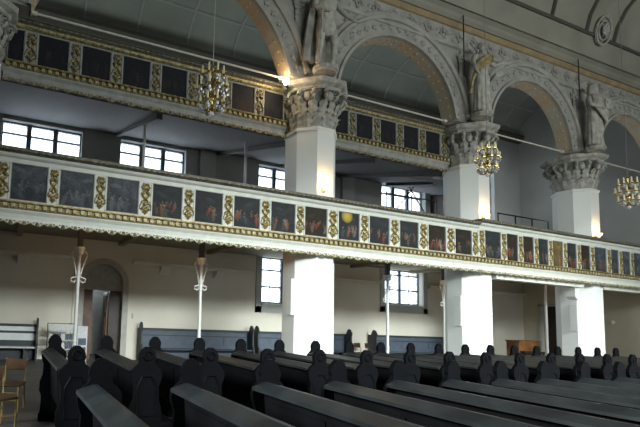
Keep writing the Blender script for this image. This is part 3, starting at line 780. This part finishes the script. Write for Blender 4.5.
post(3.75, 12.4, 7.62, 'thin white post standing on the lower gallery at left', False, 4.62, 'thin posts on the lower gallery')
post(7.3, 12.4, 7.62, 'thin white post on the lower gallery close to the largest pillar', False, 4.62, 'thin posts on the lower gallery')

# ---------------------------------------------------------------- tie rods
for i, (a_, b_, la) in enumerate(((.16, 7.02, 'pale tie rod spanning the large arch at left, ending at the glowing bulb'), (8.80, 13.44, 'pale tie rod spanning the arch between the two nearest pillars'), (15.24, 19.60, 'pale tie rod spanning the arch between second and third pillar'), (21.32, 25.66, 'pale tie rod right of the third pillar'))):
    r = empty('tie_rod', ((a_+b_)/2, 9.99, 8.55)); tag(r, la, 'rod', 'tie rods across the arches')
    h = (b_-a_)/2-.02
    MB().tube([(-h, 0, 0), (h, 0, 0)], .026, 8).build('bar', 'rod', r)
    for sg in (-1, 1): MB().tube([(sg*h, 0, 0), (sg*(h-.12), 0, 0)], .05, 8).build('end_collar', 'rod', r)

# ---------------------------------------------------------------- lamps
def bulb(x, y, z, label, p_):
    r = empty('bare_lamp', (x, y, z)); tag(r, label, 'lamp')
    MB().blob((0, 0, 0), .085, .085, .085, 12, 8).build('bulb', 'bulb', r, smooth=True)
    MB().tube([(0, 0, 0), (.1, .12, .02), (.25, .28, .02)], .03, 8).build('socket', 'black', r)
    point('bare_lamp_light', (x-.16, y-.16, z+.05), p_, (1, .66, .36), .08)
bulb(6.97, 9.78, 8.34, 'glowing bare lamp at the left of the largest pillar capital', 20)
for px, la, X_ in ((PX[1], 'glowing wall sconce on the largest pillar above the gallery rail', -.02), (PX[2], 'glowing wall sconce on the second pillar above the gallery rail', -.04), (PX[3], 'glowing wall sconce on the third pillar above the gallery rail', .0)):
    yy = PY-.66 if px < 10 else PY-.616
    r = empty('wall_sconce', (px+X_-.05, yy, 5.42)); tag(r, la, 'lamp', 'sconces on the pillars')
    MB().box(-.05, .05, -.03, 0, -.08, .04).build('back_plate', 'brass', r)
    MB().lathe([(.03, -.04), (.07, -.01), (.095, .05), (.09, .055), (.0, .0)], (0, -.11, 0), 12).build('bowl', 'shade', r)
    point('wall_sconce_light', (px+X_-.05, yy-.16, 5.62), 17, (1, .56, .24), .03)
# warm fill lamps added under the gallery, fixtures hidden behind the valance
for i, (x, la) in enumerate(((2.6, 'added warm fill lamp under the gallery, above the arched door'), (5.0, 'added warm fill lamp under the gallery, beside the post right of the door'), (-1.0, 'added warm fill lamp under the gallery near left edge'), (15.3, 'added warm fill lamp under the gallery behind the second pillar'), (22.4, 'added warm fill lamp under the gallery behind the third pillar'))):
    r = empty('warm_fill_lamp', (x, 10.9, 4.28)); tag(r, la, 'lamp', 'added fill lamps under the gallery')
    MB().lathe([(.10, 0), (.10, -.03), (.05, -.04)], n=12).build('ceiling_plate', 'brass', r)
    MB().lathe([(.0, -.14), (.06, -.12), (.08, -.07), (.05, -.04)], n=12).build('lamp_shade', 'shade', r)
    point('warm_fill_light', (x, 10.95, 3.98), 13, (1, .52, .14), .1)

# ---------------------------------------------------------------- chandeliers
def chandelier(x, y, z, s, label, top):
    r = empty('chandelier', (x, y, z)); tag(r, label, 'chandelier', 'brass chandeliers in the arches'); r.scale = (s, s, s)
    MB().lathe([(.02, -.42), (.05, -.38), (.035, -.32), (.02, -.28), (.03, -.2), (.06, -.14), (.03, -.06), (.02, 0), (.05, .08), (.02, .14), (.02, .4), (.035, .44), (.015, .48)], n=12).build('column', 'brass', r, smooth=True)
    MB().tube([(0, 0, .45), (0, 0, (top-z)/s)], .006, 6).build('suspension_cord', 'rod' if x < 5 else 'cord', r)
    for tier, (zz, R, n_) in enumerate(((.27, .20, 8), (.02, .27, 10), (-.24, .22, 8))):
        MB().tube([(R*.98*math.cos(a), R*.98*math.sin(a), zz-.03) for a in [2*PI*i/24 for i in range(24)]], .010, 5, closed=True).build('hoop', 'brass', r)
        for i in range(n_):
            a = 2*PI*(i+.5*tier)/n_; c, sn = math.cos(a), math.sin(a)
            A_ = MB().tube([(0.02*c, .02*sn, zz-.1), (R*.4*c, R*.4*sn, zz-.16), (R*.8*c, R*.8*sn, zz-.12), (R*c, R*sn, zz-.02)], .010, 5)
            A_.lathe([(.014, -.04), (.040, -.012), (.042, 0), (.012, .005)], (R*c, R*sn, zz), 8)
            o = A_.build('arm', 'brass', r)
            MB().lathe([(.017, 0), (.017, .15), (.006, .17)], (R*c, R*sn, zz), 7).build('candle', 'candle', o)
            cr = MB()
            for q in range(3): cr.blob((R*c*(1-.18*q), R*sn*(1-.18*q), zz-.07-.035*(q % 2)), .028, .028, .04, 6, 4)
            cr.build('crystal_drop', 'crystal', o)
    MB().blob((0, 0, -.42), .05, .05, .06, 8, 6).build('finial', 'crystal', r)
chandelier(3.62, 7.5, 6.22, 1.12, 'brass chandelier hanging before the large arch at left', 15.2)
chandelier(11.55, 7.5, 6.12, .95, 'brass chandelier hanging beside the second pillar', 15.2)
chandelier(17.85, 7.5, 6.10, 1.05, 'brass chandelier at the right edge of the picture', 15.2)

# ---------------------------------------------------------------- column speakers on the pillars
for x, y, z, la in ((7.48, 10.1, 1.90, 'white column loudspeaker on the left side of the largest pillar'), (14.04, 10.1, 1.80, 'white column loudspeaker on the left side of the second pillar'), (20.14, 10.1, 1.80, 'white column loudspeaker on the left side of the third pillar')):
    r = empty('column_speaker', (x, y, z)); tag(r, la, 'loudspeaker', 'column loudspeakers on the pillars')
    MB().cbox(-.07, .07, -.12, .12, 0, 1.0, .012).build('casing', 'speaker', r)
    MB().box(-.05, .05, -.128, -.118, .05, .95).build('grille', 'iron', r)
    MB().box(.06, .10, -.03, .03, .2, .26).box(.06, .10, -.03, .03, .75, .81).build('bracket', 'black', r)
r = empty('lamp_hood', (20.08, 10.1, 2.98)); tag(r, 'angular white hood high on the left of the third pillar', 'lamp')
MB().prism_xz([(-.15, .1), (-.15, .42), (.13, .42), (.13, .0), (-.02, -.0)], -.14, .14).build('housing', 'speaker', r)

# ---------------------------------------------------------------- statues
def sweep_skin(name, verts, edges, radii, m, parent, sub=2):
    me = bpy.data.meshes.new(name); me.from_pydata(verts, edges, []); me.update()
    o = bpy.data.objects.new(name, me); COL.objects.link(o); o.parent = parent; me.materials.append(M[m])
    md = o.modifiers.new('skin', 'SKIN'); md.use_smooth_shade = True
    for i, rr in enumerate(radii): me.skin_vertices[0].data[i].radius = (rr, rr) if not isinstance(rr, tuple) else rr
    me.skin_vertices[0].data[0].use_root = True
    s_ = o.modifiers.new('sub', 'SUBSURF'); s_.levels = sub; s_.render_levels = sub
    return o
def statue(x, y, z, label, kind):
    r = empty('statue', (x, y, z)); tag(r, label, 'statue', 'stone statues above the pillars')
    MB().lathe([(.24, -.11), (.25, -.09), (.29, -.07), (.29, 0)], n=12, sy=.85).build('console', 'capital' if kind != 0 else 'statue', r)
    hands = []
    # joints: 0 pelvis 1 waist 2 chest 3 neck 4 head base 5 head 6.. legs 
    if kind == 0:
        legs = [((.13, -.02, .95), (.16, -.10, .52), (.17, .0, .10), (.19, -.16, .04)), ((-.13, -.02, .95), (-.17, -.03, .52), (-.19, .04, .10), (-.22, -.12, .04))]
        arms = [((.24, 0, 1.56), (.40, -.06, 1.34), (.58, -.16, 1.18)), ((-.24, 0, 1.56), (-.36, -.06, 1.28), (-.22, -.22, 1.14))]
    elif kind == 1:
        legs = [((.12, -.02, .95), (.13, -.05, .52), (.12, .0, .10), (.14, -.18, .04)), ((-.12, -.02, .95), (-.13, -.02, .52), (-.12, .02, .10), (-.14, -.16, .04))]
        arms = [((.24, 0, 1.56), (.46, -.05, 1.42), (.68, -.12, 1.56)), ((-.24, 0, 1.56), (-.42, -.08, 1.34), (-.40, -.16, 1.08))]
    else:
        legs = [((.12, -.02, .95), (.13, -.10, .52), (.14, .0, .10), (.16, -.18, .04)), ((-.12, -.02, .95), (-.13, -.02, .52), (-.13, .02, .10), (-.15, -.16, .04))]
        arms = [((.24, 0, 1.56), (.34, -.10, 1.28), (.14, -.26, 1.30)), ((-.24, 0, 1.56), (-.36, -.10, 1.26), (-.12, -.26, 1.16))]
    V_ = [(0, 0, 1.0), (0, 0, 1.2), (0, 0, 1.46), (0, -.01, 1.62), (0, -.02, 1.72)]; E_ = [(0, 1), (1, 2), (2, 3), (3, 4)]; R_ = [.15, .13, (.19, .14), .07, .07]
    for L_ in legs:
        p_ = 0
        for q, rr in zip(L_, (.12, .085, .05, .04)): V_.append(q); R_.append(rr); E_.append((p_, len(V_)-1)); p_ = len(V_)-1
    for L_ in arms:
        p_ = 2
        for q, rr in zip(L_, (.08, .06, .04)): V_.append(q); R_.append(rr); E_.append((p_, len(V_)-1)); p_ = len(V_)-1
        b0 = Vector(L_[2]); d = (Vector(L_[2])-Vector(L_[1])).normalized(); sd = d.cross(Vector((0, 1, 0))).normalized()
        V_.append(tuple(b0+d*.07)); R_.append(.035); E_.append((p_, len(V_)-1)); ph = len(V_)-1
        for f_ in range(-2, 3):
            q = b0+d*(.16-.012*abs(f_))+sd*.018*f_ if f_ != -2 else b0+d*.09-sd*.05
            V_.append(tuple(q+Vector((0, -.02, 0)))); R_.append(.010); E_.append((ph, len(V_)-1))
    sweep_skin('body', V_, E_, R_, 'statue', r)
    hd = MB().blob((0, -.03, 1.86), .085, .10, .12, 14, 10).blob((0, -.135, 1.85), .016, .025, .03, 6, 5)
    for sg in (-1, 1): hd.blob((sg*.033, -.115, 1.885), .017, .012, .010, 6, 4).blob((sg*.085, -.02, 1.86), .014, .025, .035, 6, 4)
    hd.blob((0, -.118, 1.80), .028, .012, .010, 6, 4)
    hd.build('head', 'statue', r, smooth=True)
    hr = MB().blob((0, .0, 1.90), .10, .105, .11, 12, 8)
    if kind != 1: 
        hr.blob((0, -.10, 1.76), .055, .04, .07, 8, 6)
    for q in range(10): hr.blob((.09*math.cos(q*.63+.3), .05+.07*math.sin(q*.63+.3), 1.86-.05*(q % 3)), .035, .035, .05, 6, 4)
    hr.build('hair', 'statue', r, smooth=True)
    if kind == 0:
        MB().lathe([(.23, .72), (.22, .9), (.19, 1.08), (.18, 1.18), (.24, 1.4), (.25, 1.54), (.14, 1.64)], n=36, sy=.75, fold=.06, nf=9).build('tunic', 'statue', r, smooth=True)
        ck = MB()
        vs = []; fs = []; n_ = 14
        for j in range(12):
            zz = 1.62-1.5*j/11
            for i in range(n_):
                t = i/(n_-1)-.5; vs.append((t*(.62+.25*j/11)-.06*j/11, .13+.04*math.sin(i*1.9+j*.2)-.06*abs(t), zz))
        for j in range(11):
            for i in range(n_-1): fs.append((j*n_+i, j*n_+i+1, (j+1)*n_+i+1, (j+1)*n_+i))
        m0 = len(vs); vs += [(a_, b_+.05, c_) for a_, b_, c_ in vs]; fs += [tuple(m0+i for i in f_[::-1]) for f_ in fs]
        ck.add(vs, fs).build('cloak', 'statue', r, smooth=True)
        MB().tube([(-.30, -.20, .0), (-.27, -.24, 1.15)], .02, 6).build('staff', 'statue', r)
    else:
        pr = [(.26, .06), (.235, .3), (.21, .7), (.20, .98), (.17, 1.15), (.22, 1.4), (.23, 1.54), (.10, 1.66)]
        MB().lathe(pr, n=48, sy=.72, fold=.075, nf=11).build('robe', 'statue', r, smooth=True)
        if kind == 1:
            dm = MB()
            for q in range(5): dm.tube([(.22-.0*q, -.16, 1.62-.04*q), (-.08, -.24, 1.50-.06*q), (-.34, -.16, 1.30-.05*q), (-.40-.02*q, -.10, 1.0-.05*q), (-.42-.015*q, -.04, .72-.06*q)], .034, 6)
            dm.build('draped_mantle', 'ochre', r, smooth=True)
            wg = MB()
            for q in range(6): wg.leaf((.42+.06*q, -.10, 1.30+.04*q), (0, -1, 0), (.35, 0, -.9), .34, .10, .2, 4)
            wg.build('hanging_sleeve', 'statue', r)
        else:
            dm = MB()
            for q in range(6): dm.tube([(-.26, -.12, 1.55-.05*q), (-.05, -.25, 1.40-.09*q), (.22, -.22, 1.30-.10*q), (.30, -.05, 1.2-.12*q)], .045, 6)
            dm.build('draped_mantle', 'statue', r, smooth=True)
            MB().lathe([(.13, 1.66), (.14, 1.78), (.135, 1.92), (.09, 2.02), (.0, 2.04)], (0, .02, 0), 20, fold=.04).build('hood', 'statue', r, smooth=True)
            MB().cbox(-.02, .26, -.34, -.27, 1.14, 1.42, .012).build('book', 'statue', r)
    for o in [o for o in bpy.data.objects if o.parent == r]:
        pass
    r.scale = (1.22, 1.1, 1.22) if kind else (1.3, 1.15, 1.3)
statue(7.95, 9.36, 8.72, 'stone statue of a man in short tunic and cloak above the largest pillar', 0)
statue(14.22, 9.36, 8.68, 'stone statue with one arm spread and ochre mantle above the second pillar', 1)
statue(20.3, 9.36, 8.62, 'hooded stone statue holding a book above the third pillar', 2)

for x, y, z0, z1, la in ((13.62, 9.5, 9.9, 12.0, 'thin dark cable hanging down the wall beside the second statue'), (19.75, 9.5, 10.4, 12.0, 'thin dark cable hanging down the wall beside the hooded statue')):
    tag(MB().tube([(0, 0, 0), (0, 0, z1-z0)], .018, 6).build('cable', 'black', loc=(x, y, z0)), la, 'cable')

# ---------------------------------------------------------------- furniture and small things
# railings on the gallery
def railing(x0, x1, y, label, diag=False):
    r = empty('iron_railing', (x0, y, 4.62)); tag(r, label, 'railing')
    L_ = x1-x0
    if diag:
        MB().tube([(0, 0, 2.2), (L_, 0, 2.2)], .022, 6).build('rail', 'black', r); MB().tube([(0, 0, 2.9), (L_, 0, 2.9)], .022, 6).build('rail', 'black', r)
        MB().tube([(0, 0, 1.6), (L_*.55, 0, 3.4)], .025, 6).tube([(L_*.45, 0, 3.35), (L_, 0, 1.5)], .025, 6).build('brace', 'black', r)
        for k in range(3): MB().tube([(L_*k/2, 0, 0), (L_*k/2, 0, 3.0)], .025, 6).build('upright', 'black', r)
    else:
        MB().tube([(0, 0, 2.15), (L_, 0, 2.15)], .03, 6).build('rail', 'black', r); MB().tube([(0, 0, 1.75), (L_, 0, 1.75)], .02, 6).build('rail', 'black', r)
        for k in range(4): MB().tube([(L_*k/3, 0, 0), (L_*k/3, 0, 2.15)], .025, 6).build('upright', 'black', r)
railing(15.6, 18.6, 14.4, 'dark iron frame with crossed braces before the gallery window behind the second pillar', True)
railing(20.0, 23.4, 12.6, 'thin black railing on the gallery right of the second pillar')

# upright organ / piano box at the end wall
r = empty('wooden_piano', (23.3, 13.7, 0)); tag(r, 'orange-brown wooden piano standing near the dark end door', 'piano')
MB().cbox(-.75, .75, -.28, .28, .05, 1.22, .02).build('case', 'organwood', r)
MB().cbox(-.78, .78, -.31, .31, 1.2, 1.26, .012).build('lid', 'organwood', r)
MB().cbox(-.70, .70, -.50, -.27, .66, .78, .015).build('keyboard_shelf', 'darkwood', r)
for sg in (-1, 1): MB().box(sg*.66-.03, sg*.66+.03, -.48, -.42, 0, .66).build('leg', 'darkwood', r)
MB().box(.752, .765, -.27, .27, .08, 1.18).build('side_panel', 'darkwood', r)

# magazine rack left of the door
r = empty('leaflet_rack', (1.95, 15.1, 0)); tag(r, 'wire leaflet rack full of blue and white leaflets beside the door', 'rack')
fr = MB()
for x in (-.45, .45): fr.tube([(x, 0, 0), (x, .05, 1.3)], .015, 6)
for z in (.45, .75, 1.05, 1.3): fr.tube([(-.45, 0, z), (.45, 0, z)], .012, 6)
fr.tube([(-.45, -.2, .01), (-.45, .3, .01)], .015, 6).tube([(.45, -.2, .01), (.45, .3, .01)], .015, 6)
fr.build('frame', 'black', r)
for z in (.47, .77, 1.07): MB().box(-.44, .44, -.08, .0, z-.03, z-.015).build('shelf', 'benchlight', r)
for j, z in enumerate((.46, .76, 1.06)):
    for i in range(6):
        o = MB().cbox(-.40+i*.135, -.29+i*.135, -.06, -.045, z, z+.2, .002).build('leaflet', 'leaflet' if (i*j+i) % 3 else 'paper', None)
        o.location = (1.95, 15.1, 0); tag(o, 'folded %s leaflet in the %s row of the wire rack, %s from left' % ('blue' if (i*j+i) % 3 else 'white', ('bottom', 'middle', 'top')[j], ORD[i]), 'leaflet', 'leaflets in the wire rack')
r = empty('notice_stand', (2.6, 14.7, 0)); tag(r, 'small white literature stand beside the white post and arched door', 'stand')
MB().cbox(-.17, .17, -.02, .02, .55, 1.25, .005).build('board', 'paper', r)
MB().box(-.17, -.14, -.02, .02, 0, .55).box(.14, .17, -.02, .02, 0, .55).box(-.17, .17, -.15, .15, 0, .03).build('foot_frame', 'iron', r)
MB().box(-.13, .13, -.03, -.02, .62, .85).build('shelf', 'leaflet', r)

# chairs at the left edge
def chair(x, y, rz, label):
    r = empty('wooden_chair', (x, y, 0), rz); tag(r, label, 'chair', 'beech chairs at left edge')
    MB().cbox(-.21, .21, -.21, .21, .43, .47, .012).build('seat', 'brown', r)
    for sx in (-1, 1):
        MB().tube([(sx*.19, -.19, 0), (sx*.18, -.18, .43)], .019, 6).build('leg', 'chairwood', r)
        MB().tube([(sx*.19, .22, 0), (sx*.18, .19, .45), (sx*.18, .27, .86)], .019, 6).build('leg', 'chairwood', r)
    MB().cbox(-.19, .19, .235, .265, .66, .86, .01).build('backrest', 'brown', r)
    MB().tube([(-.18, -.18, .2), (.18, -.18, .2)], .012, 6).tube([(-.18, .2, .25), (.18, .2, .25)], .012, 6).build('stretcher', 'chairwood', r)
chair(.05, 7.0, .5, 'beech-legged chair with brown seat nearest the pew block at left')
chair(-.25, 6.0, .3, 'beech-legged chair with brown seat at the lower left corner')
chair(.25, 8.2, -.3, 'beech-legged chair behind the others towards the wall bench')
for i, x in enumerate((14.95, 15.55)):
    chair(x, 15.1, .1+.3*i, ('%s beech chair standing between two wall benches' % ('left', 'right')[i]))
# switch plate, fire point
tag(MB().cbox(4.62, 4.72, WY-.03, WY, 1.55, 1.75, .005).build('switch_plate', 'sill'), 'small grey switch plate on wall right of the arched door', 'switch')
r = empty('wall_spotlight', (XE, 12.15, 2.3)); tag(r, 'small white spotlight on the end wall at right', 'lamp')
MB().tube([(0, 0, 0), (-.18, 0, .02)], .02, 6).build('arm', 'iron', r); MB().lathe([(.05, -.08), (.07, .06), (.0, .08)], (-.22, 0, 0), 10).build('lamp_head', 'iron', r)
tag(MB().cbox(21.9, 22.05, WY-.03, WY, 1.4, 1.6, .005).build('wall_socket', 'endwall'), 'small grey box on the wall beyond the second pillar', 'socket')
# books and papers on the near pews
def book(x, y, z, m, rz, label, s=(.13, .19, .03)):
    r = empty('hymn_book', (x, y, z), rz); tag(r, label, 'book')
    MB().cbox(-s[0]/2, s[0]/2, -s[1]/2, s[1]/2, 0, .005, .001).cbox(-s[0]/2, s[0]/2, -s[1]/2, s[1]/2, s[2]-.005, s[2], .001).box(-s[0]/2, -s[0]/2+.005, -s[1]/2, s[1]/2, 0, s[2]).build('cover', m, r)
    MB().box(-s[0]/2+.005, s[0]/2-.004, -s[1]/2+.004, s[1]/2-.004, .005, s[2]-.005).build('pages', 'paper', r)
book(x0p+pitch*3+.2, 3.1, .465, 'chairwood', .4, 'yellow-brown book lying on a near pew seat')
